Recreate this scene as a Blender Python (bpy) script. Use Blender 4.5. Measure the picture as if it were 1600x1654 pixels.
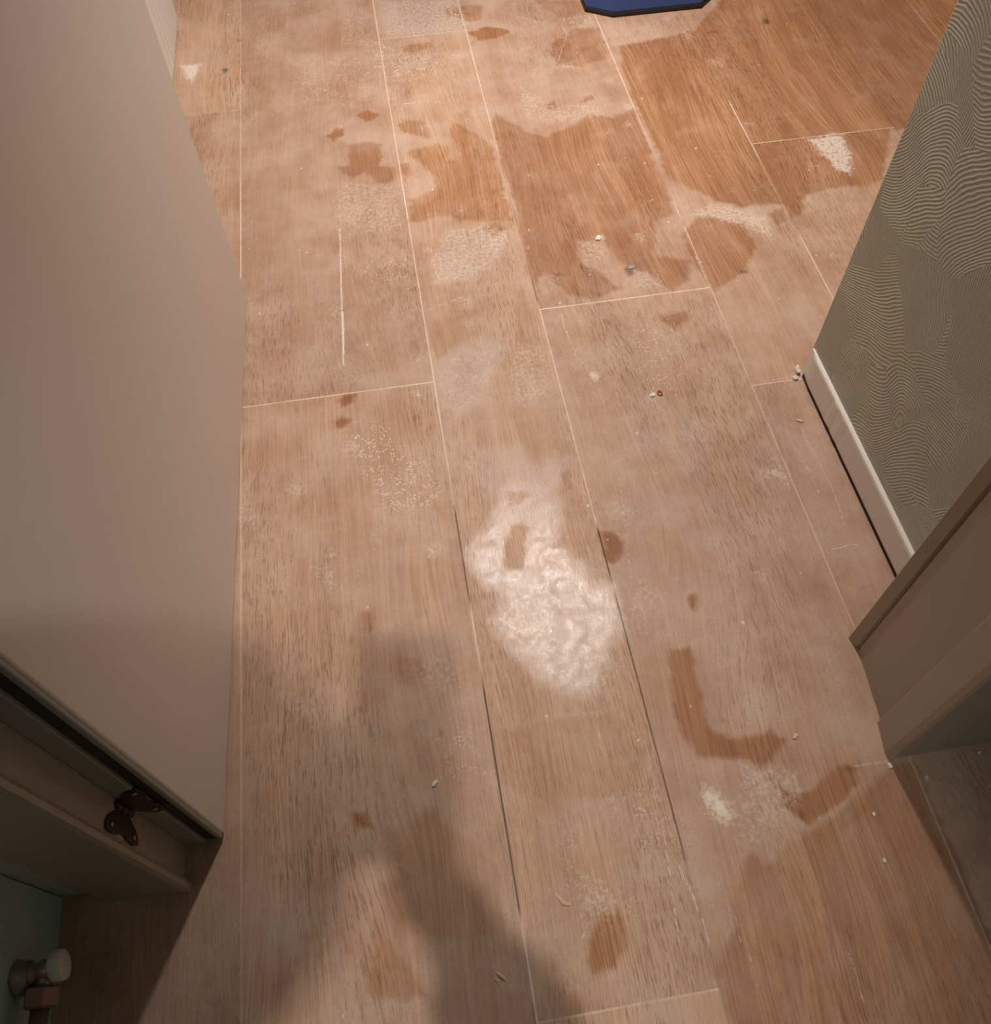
import bpy, bmesh, math, random
import numpy as np
from mathutils import Vector, Matrix

sc = bpy.context.scene
for o in list(bpy.data.objects):
    bpy.data.objects.remove(o, do_unlink=True)
C = sc.collection

# ---------------------------------------------------------------- camera
cam_d = bpy.data.cameras.new('camera'); cam = bpy.data.objects.new('camera', cam_d); C.objects.link(cam)
cam_d.sensor_fit = 'HORIZONTAL'; cam_d.sensor_width = 36.0; cam_d.lens = 36.0 * 1394.05 / 1600.0
cam_d.clip_start = 0.01
Rv = Vector((0.987164, -0.1586494, -0.01837418)); Uv = Vector((0.14330556, 0.82910038, 0.54042212)); Fv = Rv.cross(Uv) * -1
Mx = Matrix((Rv, Uv, -Fv)).transposed().to_4x4(); Mx.translation = Vector((0, 0, 1.15))
cam.matrix_world = Mx
sc.camera = cam

# ---------------------------------------------------------------- light and exposure
sc.view_settings.view_transform = 'Standard'; sc.view_settings.look = 'None'
sc.view_settings.gamma = 1.0; sc.view_settings.use_curve_mapping = False
sc.view_settings.exposure = 0.0
w = bpy.data.worlds.new('world'); sc.world = w; w.use_nodes = True
w.node_tree.nodes['Background'].inputs[0].default_value = (0.9, 0.85, 0.8, 1)
w.node_tree.nodes['Background'].inputs[1].default_value = 0.015
CEIL = 2.44
LC = (1.0, 0.93, 0.86)
#            x      y      watts radius colour spot angle, blend, aim
LAMPS = [(0.39, 1.74, 300.0, 0.040, LC, 93, 1.0, None),
         (0.33, 3.25, 46.0, 0.045, LC, 105, 1.0, None),
         (0.30, 6.90, 36.0, 0.050, LC, 120, 1.0, None),
         (2.00, 1.75, 19.0, 0.050, (1.0, 0.90, 0.78), 130, 1.0, None),
         (0.05, -0.56, 100.0, 0.022, LC, 38, 0.8, (-.16, .22))]
FILL_PANEL = (0.45, -1.15, 0.22, 4.6, (0.92, 0.97, 1.0))   # added unseen fill lamp, brightens the dark walls of the small room

# ---------------------------------------------------------------- helpers
def tag(o, label=None, cat=None, group=None, kind=None):
    if label: o['label'] = label
    if cat: o['category'] = cat
    if group: o['group'] = group
    if kind: o['kind'] = kind
    return o
def obj(name, bm, mat, parent=None, smooth=False):
    me = bpy.data.meshes.new(name); bm.normal_update(); bm.to_mesh(me); bm.free()
    if smooth:
        for p in me.polygons: p.use_smooth = True
    me.materials.append(mat)
    o = bpy.data.objects.new(name, me); C.objects.link(o)
    if parent is not None: o.parent = parent
    return o
def struct(name, bm, mat, parent=None, smooth=False):
    o = obj(name, bm, mat, parent, smooth)
    if parent is None: o['kind'] = 'structure'
    return o
def empty(name, loc=(0, 0, 0)):
    o = bpy.data.objects.new(name, None); C.objects.link(o); o.location = loc; o.empty_display_size = 0.05
    return o
def bx(bm, x0, x1, y0, y1, z0, z1, bev=0.0, seg=2):
    vs = [bm.verts.new((x, y, z)) for x in (x0, x1) for y in (y0, y1) for z in (z0, z1)]
    fs = [(0, 1, 3, 2), (4, 6, 7, 5), (0, 4, 5, 1), (2, 3, 7, 6), (0, 2, 6, 4), (1, 5, 7, 3)]
    F = [bm.faces.new([vs[i] for i in f]) for f in fs]
    if bev > 0:
        es = list({e for f in F for e in f.edges})
        bmesh.ops.bevel(bm, geom=es, offset=bev, segments=seg, profile=0.5, affect='EDGES')
    return bm
def prism(bm, pts, z0, z1):
    """vertical prism over a plan outline (metres)"""
    a = [bm.verts.new((x, y, z0)) for x, y in pts]; b = [bm.verts.new((x, y, z1)) for x, y in pts]
    n = len(pts)
    bm.faces.new(list(reversed(a))); bm.faces.new(b)
    for i in range(n): bm.faces.new((a[i], a[(i + 1) % n], b[(i + 1) % n], b[i]))
    bmesh.ops.recalc_face_normals(bm, faces=bm.faces[:])
    return bm
def lathe(bm, prof, origin, axis, seg=28):
    """prof: (distance along axis, radius)"""
    ax = Vector(axis).normalized(); t = Vector((0, 0, 1)) if abs(ax.z) < .9 else Vector((1, 0, 0))
    u = ax.cross(t).normalized(); v = ax.cross(u); rings = []
    for d, r in prof:
        rings.append([bm.verts.new(Vector(origin) + ax * d + (u * math.cos(k * 2 * math.pi / seg) + v * math.sin(k * 2 * math.pi / seg)) * r) for k in range(seg)])
    for a, b in zip(rings, rings[1:]):
        for k in range(seg): bm.faces.new((a[k], a[(k + 1) % seg], b[(k + 1) % seg], b[k]))
    bm.faces.new(list(reversed(rings[0]))); bm.faces.new(rings[-1])
    bmesh.ops.recalc_face_normals(bm, faces=bm.faces[:])
    return bm
def B(): return bmesh.new()

class N:
    """small node-graph writer"""
    def __init__(s, name):
        s.m = bpy.data.materials.new(name); s.m.use_nodes = True; s.t = s.m.node_tree
        s.b = s.t.nodes['Principled BSDF']
    def n(s, kind, **kw):
        nd = s.t.nodes.new(kind); ins = kw.pop('ins', {})
        for k, v in kw.items(): setattr(nd, k, v)
        for k, v in ins.items(): s.set(nd.inputs[k], v)
        return nd
    def set(s, sock, v):
        if isinstance(v, bpy.types.NodeSocket): s.t.links.new(v, sock)
        elif isinstance(v, (tuple, list)) and len(v) == 3 and sock.type == 'RGBA': sock.default_value = (*v, 1)
        else: sock.default_value = v
    def m_(s, op, a, b=None, c=None, clamp=False):
        nd = s.t.nodes.new('ShaderNodeMath'); nd.operation = op; nd.use_clamp = clamp
        s.set(nd.inputs[0], a)
        if b is not None: s.set(nd.inputs[1], b)
        if c is not None: s.set(nd.inputs[2], c)
        return nd.outputs[0]
    def mix(s, f, a, b, mode='MIX'):
        nd = s.t.nodes.new('ShaderNodeMix'); nd.data_type = 'RGBA'; nd.blend_type = mode
        s.set(nd.inputs[0], f); s.set(nd.inputs[6], a); s.set(nd.inputs[7], b)
        return nd.outputs[2]
    def ramp(s, f, a, b, lo=0.0, hi=1.0):
        nd = s.t.nodes.new('ShaderNodeMapRange'); nd.clamp = True
        nd.interpolation_type = 'SMOOTHSTEP'
        s.set(nd.inputs[0], f); s.set(nd.inputs[1], a); s.set(nd.inputs[2], b); s.set(nd.inputs[3], lo); s.set(nd.inputs[4], hi)
        return nd.outputs[0]
    def noise(s, vec, scale, detail=2.0, rough=0.5, dist=0.0):
        nd = s.n('ShaderNodeTexNoise'); s.set(nd.inputs['Vector'], vec); nd.inputs['Scale'].default_value = scale
        nd.inputs['Detail'].default_value = detail; nd.inputs['Roughness'].default_value = rough; nd.inputs['Distortion'].default_value = dist
        return nd.outputs[0]
    def vmul(s, vec, xyz):
        nd = s.n('ShaderNodeVectorMath', operation='MULTIPLY'); s.set(nd.inputs[0], vec); nd.inputs[1].default_value = xyz
        return nd.outputs[0]
    def vadd(s, vec, v2):
        nd = s.n('ShaderNodeVectorMath', operation='ADD'); s.set(nd.inputs[0], vec); s.set(nd.inputs[1], v2)
        return nd.outputs[0]
    def attr(s, name): return s.n('ShaderNodeAttribute', attribute_name=name).outputs['Fac']
    def pos(s): return s.n('ShaderNodeNewGeometry').outputs['Position']
    def bump(s, h, strength, dist=0.001):
        nd = s.n('ShaderNodeBump'); nd.inputs['Strength'].default_value = strength; nd.inputs['Distance'].default_value = dist
        s.set(nd.inputs['Height'], h); s.t.links.new(nd.outputs[0], s.b.inputs['Normal'])
    def out(s, col=None, rough=None, **kw):
        if col is not None: s.set(s.b.inputs['Base Color'], col)
        if rough is not None: s.set(s.b.inputs['Roughness'], rough)
        for k, v in kw.items(): s.set(s.b.inputs[k], v)
        return s.m
def srgb(r, g, b):
    f = lambda c: ((c / 255 + .055) / 1.055) ** 2.4 if c > 10 else c / 255 / 12.92
    return (f(r), f(g), f(b))
def paint(name, rgb, rough=0.5, var=0.06, bump=0.05, scale=60, **kw):
    g = N(name); p = g.pos(); n1 = g.noise(p, 3.0, 3); n2 = g.noise(p, scale, 4)
    d = tuple(c * (1 - var) for c in rgb); l = tuple(min(1, c * (1 + var)) for c in rgb)
    g.bump(n2, bump, 0.002)
    return g.out(g.mix(n1, d, l), rough, **kw)

# ---------------------------------------------------------------- materials
M = {}
M['door'] = paint('door_cream', srgb(226, 214, 204), 0.42, 0.03, 0.03, 25)
M['trim'] = paint('frame_greige', srgb(165, 153, 138), 0.4, 0.03, 0.04, 30)
M['edge'] = paint('door_edge_grey', srgb(150, 150, 140), 0.45, 0.04, 0.03, 40)
M['teal'] = paint('teal_grey_wall', srgb(192, 208, 202), 0.6, 0.05, 0.08, 80)
M['white_wall'] = paint('white_wall', srgb(205, 200, 192), 0.6, 0.03, 0.05, 90)
M['hall_wall'] = paint('hall_wall', srgb(185, 172, 155), 0.7, 0.03, 0.05, 90)
M['ceiling'] = paint('ceiling_white', srgb(220, 215, 208), 0.8, 0.02, 0.03, 60)
M['skirt'] = paint('skirting_offwhite', srgb(228, 220, 214), 0.45, 0.05, 0.12, 70)
M['ribbed'] = paint('ribbed_white', srgb(250, 245, 240), 0.45, 0.02, 0.03, 50)
M['black'] = paint('black_band_gap_shade', (0.012, 0.009, 0.008), 0.5, 0.1, 0.1, 90)  # door edge band, and painted shade of the gap under the skirting
M['plaster'] = paint('plaster_crumb', srgb(225, 215, 200), 0.8, 0.12, 0.4, 300)
M['chipwood'] = paint('wood_chip', srgb(222, 190, 150), 0.7, 0.12, 0.4, 400)
M['amber'] = paint('amber_bead', srgb(170, 85, 40), 0.25, 0.15, 0.1, 300)
M['bronze'] = paint('dark_bronze', (0.045, 0.03, 0.03), 0.32, 0.25, 0.15, 120, Metallic=0.75)
M['screw'] = paint('screw_steel', (0.45, 0.42, 0.38), 0.3, 0.1, 0.05, 200, Metallic=0.9)
M['chrome'] = paint('dull_nickel', srgb(160, 140, 128), 0.35, 0.1, 0.05, 80, Metallic=0.55)
M['copper'] = paint('copper_nut', srgb(150, 120, 104), 0.4, 0.12, 0.05, 80, Metallic=0.5)
M['white_cap'] = paint('white_plastic', srgb(225, 220, 212), 0.4, 0.03, 0.02, 90)
M['blue'] = paint('blue_plastic', srgb(62, 92, 168), 0.5, 0.08, 0.1, 120)
M['rubber'] = paint('black_rubber', (0.010, 0.009, 0.010), 0.5, 0.1, 0.1, 120)
M['cloth'] = paint('grey_cloth', srgb(90, 92, 98), 0.9, 0.1, 0.3, 400)
M['denim'] = paint('dark_denim', srgb(45, 55, 80), 0.9, 0.15, 0.3, 500)
M['skin'] = paint('skin', srgb(205, 160, 135), 0.5, 0.05, 0.05, 200)
M['hair'] = paint('dark_hair', srgb(45, 35, 28), 0.6, 0.3, 0.5, 300)
M['phone'] = paint('phone_black', (0.02, 0.02, 0.022), 0.3, 0.05, 0.02, 50)
g = N('lamp_glow'); g.out((1, 1, 1), 0.5, **{'Emission Color': (1.0, 0.86, 0.72, 1), 'Emission Strength': 6.0}); M['glow'] = g.m

def wallpaper():
    """combed arcs of fine cord: rings round a displaced centre in each warped cell"""
    g = N('combed_wallpaper'); p = g.pos()
    q = g.vmul(p, (0.0, 1.0, 1.0)); q = g.vadd(q, (0.3, 0, 0))
    wn = g.n('ShaderNodeTexNoise'); g.set(wn.inputs['Vector'], q); wn.inputs['Scale'].default_value = 7.0; wn.inputs['Detail'].default_value = 1
    wv = g.n('ShaderNodeVectorMath', operation='MULTIPLY_ADD'); g.set(wv.inputs[0], wn.outputs['Color']); wv.inputs[1].default_value = (0, .06, .06); g.set(wv.inputs[2], q)
    vo = g.n('ShaderNodeTexVoronoi', feature='F1'); g.set(vo.inputs['Vector'], wv.outputs[0]); vo.inputs['Scale'].default_value = 10.5
    off = g.n('ShaderNodeVectorMath', operation='MULTIPLY_ADD'); g.set(off.inputs[0], vo.outputs['Color']); off.inputs[1].default_value = (0, .36, .36); g.set(off.inputs[2], vo.outputs['Position'])
    df = g.n('ShaderNodeVectorMath', operation='DISTANCE'); g.set(df.inputs[0], wv.outputs[0])
    off2 = g.n('ShaderNodeVectorMath', operation='ADD'); g.set(off2.inputs[0], off.outputs[0]); off2.inputs[1].default_value = (0, -.18, -.18); g.set(df.inputs[1], off2.outputs[0])
    ph = g.m_('MULTIPLY', g.m_('ADD', df.outputs['Value'], g.m_('MULTIPLY', g.noise(p, 60, 2), .004)), 2 * math.pi / 0.0046)
    ring = g.m_('MULTIPLY_ADD', g.m_('SINE', ph), 0.5, 0.5)
    fine = g.noise(p, 420, 2, .6); rope = g.noise(p, 150, 2, .6); vis = g.noise(q, 9, 2)
    amp = g.ramp(vis, .3, .62, .45, 1)
    ringv = g.m_('MULTIPLY', g.m_('POWER', ring, 1.6), amp)
    h = g.m_('ADD', g.m_('MULTIPLY', ringv, 1.0), g.m_('ADD', g.m_('MULTIPLY', fine, .7), g.m_('MULTIPLY', rope, .5)))
    col = g.mix(g.m_('MULTIPLY', ringv, .8), srgb(172, 171, 156), srgb(206, 205, 190))
    col = g.mix(g.m_('MULTIPLY', g.ramp(fine, .35, .7), .35), col, srgb(148, 145, 128))
    g.bump(h, 0.6, 0.0012)
    return g.out(col, 0.7)
M['wallpaper'] = wallpaper()

def floor_material():
    g = N('oak_planks_dusty'); p = g.pos()
    tone = g.attr('tone'); seed = g.attr('seed'); seam = g.attr('seam')
    cl = g.attr('clean'); sm = g.attr('smear'); sp = g.attr('speck'); gl = g.attr('gloss'); gl = g.m_('MULTIPLY', gl, g.m_('SUBTRACT', 1.0, g.m_('MULTIPLY', cl, .8), clamp=True)); dk = g.attr('dark')
    comb = g.n('ShaderNodeCombineXYZ'); g.set(comb.inputs[0], g.m_('MULTIPLY', seed, 7.3)); g.set(comb.inputs[1], g.m_('MULTIPLY', seed, 31.7)); g.set(comb.inputs[2], seed)
    q = g.vadd(p, comb.outputs[0])
    # cathedral figure: stretched noise bent by a slow one
    warp = g.noise(g.vmul(q, (3.5, .9, 1)), 1.0, 2)
    wv = g.n('ShaderNodeCombineXYZ'); g.set(wv.inputs[0], g.m_('MULTIPLY', warp, .16))
    qw = g.vadd(q, wv.outputs[0])
    figure = g.noise(g.vmul(qw, (26, 1.6, 1)), 1.0, 3, .55)
    fine = g.noise(g.vmul(qw, (430, 9, 1)), 1.0, 3, .6)
    pore = g.noise(g.vmul(qw, (620, 42, 1)), 1.0, 1.5, .5)
    pd = g.noise(g.vmul(q, (7, 1.6, 1)), 1.0, 2)
    pores = g.m_('MULTIPLY', g.ramp(pore, .57, .66), g.ramp(pd, .42, .66, .12, .85))
    k1 = g.n('ShaderNodeTexWave', wave_type='RINGS', rings_direction='SPHERICAL')
    wood = g.mix(g.ramp(figure, .3, .7), srgb(204, 156, 116), srgb(174, 124, 86))
    wood = g.mix(g.m_('MULTIPLY', g.ramp(fine, .35, .7), .85), wood, srgb(138, 92, 60))
    # tone of each plank
    wood = g.mix(g.m_('MULTIPLY', g.m_('MAXIMUM', tone, 0.0), 1.0), wood, srgb(216, 172, 124))
    wood = g.mix(g.m_('MULTIPLY', g.m_('MAXIMUM', g.m_('MULTIPLY', tone, -1), 0.0), 1.0), wood, srgb(140, 94, 72))
    g.t.nodes.remove(k1)
    # dry film of plaster dust over everything that was not wetted
    cl0 = cl
    mot = g.noise(g.vmul(p, (1, .8, 1)), 14, 5, .68, .4); mot2 = g.noise(p, 5, 3, .6)
    cl = g.m_('ADD', g.m_('MULTIPLY', cl, g.ramp(mot, .28, .6, .72, 1.08)), g.m_('MULTIPLY', g.m_('MULTIPLY', g.ramp(mot, .48, .66), g.ramp(mot2, .4, .62)), .34), clamp=True)
    dn = g.noise(p, 9, 5, .62); dn2 = g.noise(p, 260, 3, .7)
    dust = g.m_('MULTIPLY', g.ramp(dn, .28, .72, .26, .68), g.m_('SUBTRACT', 1.0, g.m_('MULTIPLY', cl, .92), clamp=True))
    dust = g.m_('MULTIPLY', dust, g.ramp(dn2, .3, .7, .82, 1.12))
    col = g.mix(dust, wood, srgb(204, 178, 160))
    col = g.mix(g.m_('MULTIPLY', g.m_('MULTIPLY', cl, cl), .62, clamp=True), col, g.mix(1.0, col, (0.86, 0.77, 0.66), 'MULTIPLY'))
    col = g.mix(g.ramp(cl0, 1.05, 1.5, 0, .55), col, srgb(134, 80, 44))
    pgrey = g.m_('MULTIPLY', pores, g.m_('SUBTRACT', .62, g.m_('MULTIPLY', dust, .25)))
    col = g.mix(pgrey, col, srgb(96, 64, 46))
    col = g.mix(g.m_('MULTIPLY', dk, .9, clamp=True), col, srgb(56, 44, 40))
    # grey gloss film: a thin milky glue haze
    col = g.mix(g.m_('MULTIPLY', g.m_('MULTIPLY', gl, .22), g.ramp(cl, .1, .7, 1, 0)), col, srgb(208, 184, 172))
    # white smears and gauze specks
    b1 = g.noise(p, 140, 4, .7); v = g.n('ShaderNodeTexVoronoi', feature='F1'); g.set(v.inputs['Vector'], p); v.inputs['Scale'].default_value = 230
    dots = g.m_('MULTIPLY', g.ramp(v.outputs['Distance'], .28, .44, 1, 0), g.ramp(g.noise(p, 55, 3), .42, .56))
    spk = g.m_('MULTIPLY', g.m_('MULTIPLY', sp, dots), .75)
    smk = g.m_('MULTIPLY', sm, g.ramp(g.m_('ADD', b1, g.m_('MULTIPLY', sm, .32)), .52, .74), clamp=True)
    wm = g.m_('MAXIMUM', spk, smk)
    col = g.mix(wm, col, srgb(232, 218, 204))
    # seams: attribute runs from -1 (open, dark) through 0 (closed) to 1 (chalk filled)
    sn = g.noise(g.vmul(p, (70, 70, 1)), 1.0, 3)
    col = g.mix(g.m_('MULTIPLY', g.m_('MAXIMUM', seam, 0.0), g.ramp(sn, .2, .6, .55, 1)), col, srgb(226, 204, 186))
    col = g.mix(g.m_('MULTIPLY', g.m_('MAXIMUM', g.m_('MULTIPLY', seam, -1), 0.0), .9), col, srgb(62, 42, 32))
    rough = g.m_('SUBTRACT', g.ramp(dn, .3, .7, .50, .58), g.m_('MULTIPLY', gl, .27))
    rough = g.m_('ADD', rough, g.m_('MULTIPLY', wm, .3), clamp=True)
    sand = g.noise(p, 1000, 3, .85); s2 = g.noise(p, 420, 2, .8)
    h = g.m_('ADD', g.m_('MULTIPLY', fine, .25), g.m_('MULTIPLY', pores, -.9))
    h = g.m_('ADD', h, g.m_('MULTIPLY', g.m_('ADD', sand, s2), g.m_('MULTIPLY_ADD', gl, .5, .25)))
    h = g.m_('ADD', h, g.m_('MULTIPLY', wm, .8))
    h = g.m_('ADD', h, g.m_('MULTIPLY', g.m_('MINIMUM', seam, 0.0), 1.2))
    g.bump(h, 0.55, 0.0011)
    cb = g.n('ShaderNodeBump'); cb.inputs['Strength'].default_value = .155; cb.inputs['Distance'].default_value = .0010
    g.set(cb.inputs['Height'], g.m_('ADD', g.m_('MULTIPLY', sand, .9), g.m_('MULTIPLY', g.noise(p, 160, 2), .35))); g.t.links.new(cb.outputs[0], g.b.inputs['Coat Normal'])
    return g.out(col, rough, **{'Specular IOR Level': g.m_('MULTIPLY_ADD', gl, .5, .32), 'Coat Weight': g.m_('MULTIPLY', gl, g.ramp(g.noise(p, 60, 5, .75), .38, .60, .20, .75)), 'Coat Roughness': .12})
M['floor'] = floor_material()

# ---------------------------------------------------------------- floor: marks as outlines in metres on the floor
CLEAN = [
  [1.2,[[-0.042,1.8383],[-0.0195,1.8557],[0.004,1.8343],[-0.0119,1.8111],[-0.0299,1.8121]]],
  [1.2,[[-0.1167,1.7726],[-0.0964,1.7919],[-0.0731,1.7898],[-0.0815,1.7659],[-0.103,1.7494]]],
  [0.8,[[-0.0713,1.7298],[-0.035,1.7371],[0.0012,1.7218],[-0.0006,1.683],[-0.0121,1.647],[0.0267,1.6343],[0.0252,1.6026],[-0.0048,1.5794],[-0.023,1.5958],[-0.0399,1.6307],[-0.0677,1.612],[-0.0893,1.632],[-0.0995,1.6552],[-0.0707,1.6634]]],
  [0.8,[[0.031,1.6443],[0.0509,1.6433],[0.056,1.6128],[0.0457,1.5935],[0.0311,1.6121]]],
  [0.75,[[0.0435,1.7887],[0.0709,1.8013],[0.1004,1.7838],[0.1093,1.7413],[0.1087,1.7214],[0.0811,1.7352],[0.0525,1.7578]]],
  [0.85,[[0.0514,1.6799],[0.0798,1.6924],[0.1215,1.7002],[0.1459,1.6777],[0.1369,1.6397],[0.162,1.6263],[0.1706,1.6597],[0.1569,1.7094],[0.1591,1.7786],[0.1839,1.7551],[0.2238,1.6968],[0.2412,1.6597],[0.2388,1.4215],[0.1331,1.4351],[0.1196,1.4571],[0.0918,1.4583],[0.0524,1.4462],[0.0369,1.4548],[0.0441,1.5227],[0.068,1.5284],[0.0988,1.5472],[0.1007,1.5843],[0.0861,1.6297],[0.0654,1.6597]]],
  [0.8,[[0.0836,2.1014],[0.1528,2.1089],[0.1578,2.0869],[0.1214,2.0663],[0.0876,2.066]]],
  [0.7,[[0.2053,2.2521],[0.246,2.2593],[0.309,2.2545],[0.294,2.1822],[0.2588,2.1817],[0.216,2.2124]]],
  [1.15,[[0.2517,2.1322],[0.3005,2.1479],[0.3477,2.1278],[0.3528,2.1124],[0.3147,2.0913],[0.2728,2.0925]]],
  [0.65,[[0.4406,2.2515],[0.576,2.2246],[0.5685,2.1728],[0.5371,2.1196],[0.5176,2.1016],[0.4981,2.12],[0.4864,2.1591],[0.4592,2.2019]]],
  [0.7,[[0.4493,2.051],[0.5087,2.0962],[0.5699,2.0914],[0.5688,1.9861],[0.5613,1.9536],[0.5259,1.9471],[0.4966,1.9328],[0.4406,1.9503],[0.4338,1.9919]]],
  [0.8,[[0.3822,1.8022],[0.4052,1.81],[0.4063,1.7794],[0.3874,1.7739]]],
  [0.8,[[0.4605,1.7995],[0.4899,1.8186],[0.4963,1.7988],[0.4689,1.7887]]],
  [0.85,[[0.2486,1.7498],[0.2678,1.7817],[0.2904,1.7489],[0.3305,1.6995],[0.3583,1.6782],[0.3903,1.6997],[0.4352,1.7144],[0.4707,1.7478],[0.5213,1.7216],[0.5749,1.7544],[0.5736,1.6765],[0.5711,1.5604],[0.5735,1.4691],[0.5686,1.38],[0.5269,1.3683],[0.5102,1.3054],[0.4941,1.2682],[0.561,1.2416],[0.5466,1.1916],[0.503,1.1654],[0.4879,1.1851],[0.47,1.2229],[0.4237,1.2577],[0.4162,1.3042],[0.4075,1.3205],[0.3543,1.3339],[0.3472,1.2717],[0.3826,1.2388],[0.4076,1.1911],[0.3543,1.1671],[0.3063,1.1925],[0.2773,1.2579],[0.2485,1.22],[0.2422,1.2643],[0.2487,1.3348],[0.256,1.4475],[0.251,1.571],[0.2487,1.6808]]],
  [0.8,[[0.1796,1.4074],[0.1947,1.4238],[0.2144,1.4201],[0.2206,1.396],[0.2005,1.3808],[0.1856,1.3892]]],
  [1.0,[[0.6027,2.0001],[0.7966,2.0325],[0.9475,2.2132],[1.7729,2.1119],[1.4559,1.5207],[1.1061,1.5641],[1.0191,1.4066],[0.9801,1.3934],[0.9241,1.4038],[0.8452,1.3881],[0.8128,1.3349],[0.7913,1.3292],[0.792,1.3681],[0.7687,1.3763],[0.7091,1.3736],[0.6657,1.4014],[0.6175,1.4609],[0.5852,1.4876],[0.587,1.5946],[0.5822,1.71],[0.583,1.8575]]],
  [0.9,[[0.6088,1.3629],[0.6515,1.355],[0.6943,1.3279],[0.6952,1.2531],[0.6498,1.1902],[0.605,1.1639],[0.5829,1.1509],[0.573,1.1782],[0.5668,1.2405],[0.563,1.3143]]],
  [0.8,[[0.7519,1.3461],[0.7888,1.3588],[0.7821,1.3212],[0.7596,1.312]]],
  [1.5,[[-0.1398,1.0062],[-0.1285,1.0149],[-0.104,1.0177],[-0.1079,1.0006],[-0.1328,0.9892]]],
  [1.5,[[-0.1477,0.9625],[-0.1339,0.972],[-0.1213,0.9612],[-0.1194,0.9507],[-0.1331,0.9429],[-0.1458,0.9502]]],
  [0.45,[[0.047,1.1652],[0.1096,1.1783],[0.0876,1.1027],[0.0442,1.0722],[0.0313,1.105]]],
  [0.5,[[-0.2147,1.0054],[-0.2068,1.004],[-0.2073,0.9901],[-0.2138,0.9913]]],
  [0.4,[[0.0049,1.1213],[0.0229,1.1298],[0.0232,1.0835],[0.0063,1.0827]]],
  [0.4,[[-0.0136,0.9491],[-0.0056,0.9494],[-0.0076,0.931],[-0.0154,0.9324]]],
  [0.8,[[0.466,1.106],[0.5169,1.109],[0.5142,1.0893],[0.4817,1.0673],[0.4664,1.0859]]],
  [1.6,[[0.2495,0.6681],[0.2684,0.6649],[0.2833,0.6452],[0.2794,0.6291],[0.2563,0.6137],[0.2483,0.6206]]],
  [0.95,[[0.1161,0.7026],[0.1453,0.7005],[0.1326,0.6712],[0.131,0.649],[0.117,0.624],[0.0942,0.6306],[0.0936,0.6554],[0.1004,0.6824]]],
  [0.6,[[0.1269,0.7661],[0.147,0.7656],[0.1512,0.7467],[0.1364,0.7343],[0.118,0.7435]]],
  [0.5,[[0.21,0.7887],[0.228,0.7887],[0.2248,0.7491],[0.2052,0.7525]]],
  [0.35,[[0.2129,0.5807],[0.238,0.5764],[0.2322,0.5616],[0.2118,0.5651]]],
  [1.3,[[0.3562,0.5373],[0.3667,0.5376],[0.3689,0.5258],[0.358,0.5143],[0.3514,0.5206]]],
  [0.6,[[-0.1302,0.5922],[-0.1074,0.5904],[-0.1043,0.5725],[-0.1145,0.5591],[-0.1302,0.5668]]],
  [0.45,[[-0.0007,0.7724],[0.0153,0.7721],[0.0158,0.7528],[-0.0003,0.7508]]],
  [0.5,[[-0.0826,0.5144],[-0.0481,0.5038],[-0.042,0.479],[-0.0699,0.465],[-0.0858,0.4816]]],
  [1.3,[[-0.166,0.3048],[-0.1445,0.3013],[-0.1373,0.2813],[-0.1553,0.2858],[-0.1613,0.2799]]],
  [0.6,[[-0.0901,0.2735],[-0.0758,0.2947],[-0.0512,0.2969],[-0.0462,0.2663],[-0.0787,0.2686]]],
  [0.6,[[-0.1378,0.1741],[-0.1282,0.1546],[-0.1132,0.1319],[-0.0922,0.1008],[-0.0884,0.0834],[-0.1393,0.0891],[-0.1632,0.0981],[-0.1501,0.1253]]],
  [1.25,[[0.1332,0.1362],[0.1552,0.1347],[0.1597,0.1187],[0.1529,0.1001],[0.1364,0.0788],[0.1078,0.071],[0.1035,0.0887],[0.111,0.1123]]],
  [0.5,[[0.062,0.0458],[0.0789,0.064],[0.0944,0.0475],[0.0772,0.0315]]],
  [1.2,[[0.3036,0.4589],[0.3323,0.454],[0.3227,0.3451],[0.3499,0.318],[0.4072,0.3214],[0.421,0.3061],[0.3897,0.2775],[0.3425,0.2946],[0.3013,0.3048],[0.2909,0.3339],[0.2847,0.3772]]],
  [1.2,[[0.3897,0.2504],[0.4134,0.232],[0.4696,0.2585],[0.5005,0.2591],[0.4936,0.2332],[0.4622,0.2152],[0.4156,0.1971],[0.3942,0.2201]]],
  [0.7,[[0.3357,0.1805],[0.3488,0.1597],[0.3982,0.1854],[0.4345,0.1947],[0.4849,0.2178],[0.5385,0.2454],[0.5788,0.2494],[0.5869,0.0463],[0.5681,-0.1355],[0.265,-0.087],[0.2517,0.0034],[0.2545,0.0602],[0.2845,0.0956],[0.2935,0.1361]]],
  [0.4,[[-0.1216,0.2787],[-0.0421,0.2734],[0.0125,0.2113],[0.0139,0.1261],[-0.0742,0.1404],[-0.1301,0.1841]]],
  [0.35,[[0.0319,0.3849],[0.2123,0.3812],[0.2348,0.3],[0.1849,0.2675],[0.0736,0.2859],[0.0296,0.3175]]],
  [0.7,[[-0.2718,0.2729],[-0.2625,0.2699],[-0.2643,0.2604],[-0.2696,0.2635]]],
  [0.35,[[-0.2867,2.0512],[-0.2285,2.0399],[-0.2315,1.8889],[-0.2874,1.8995]]],
]
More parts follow.
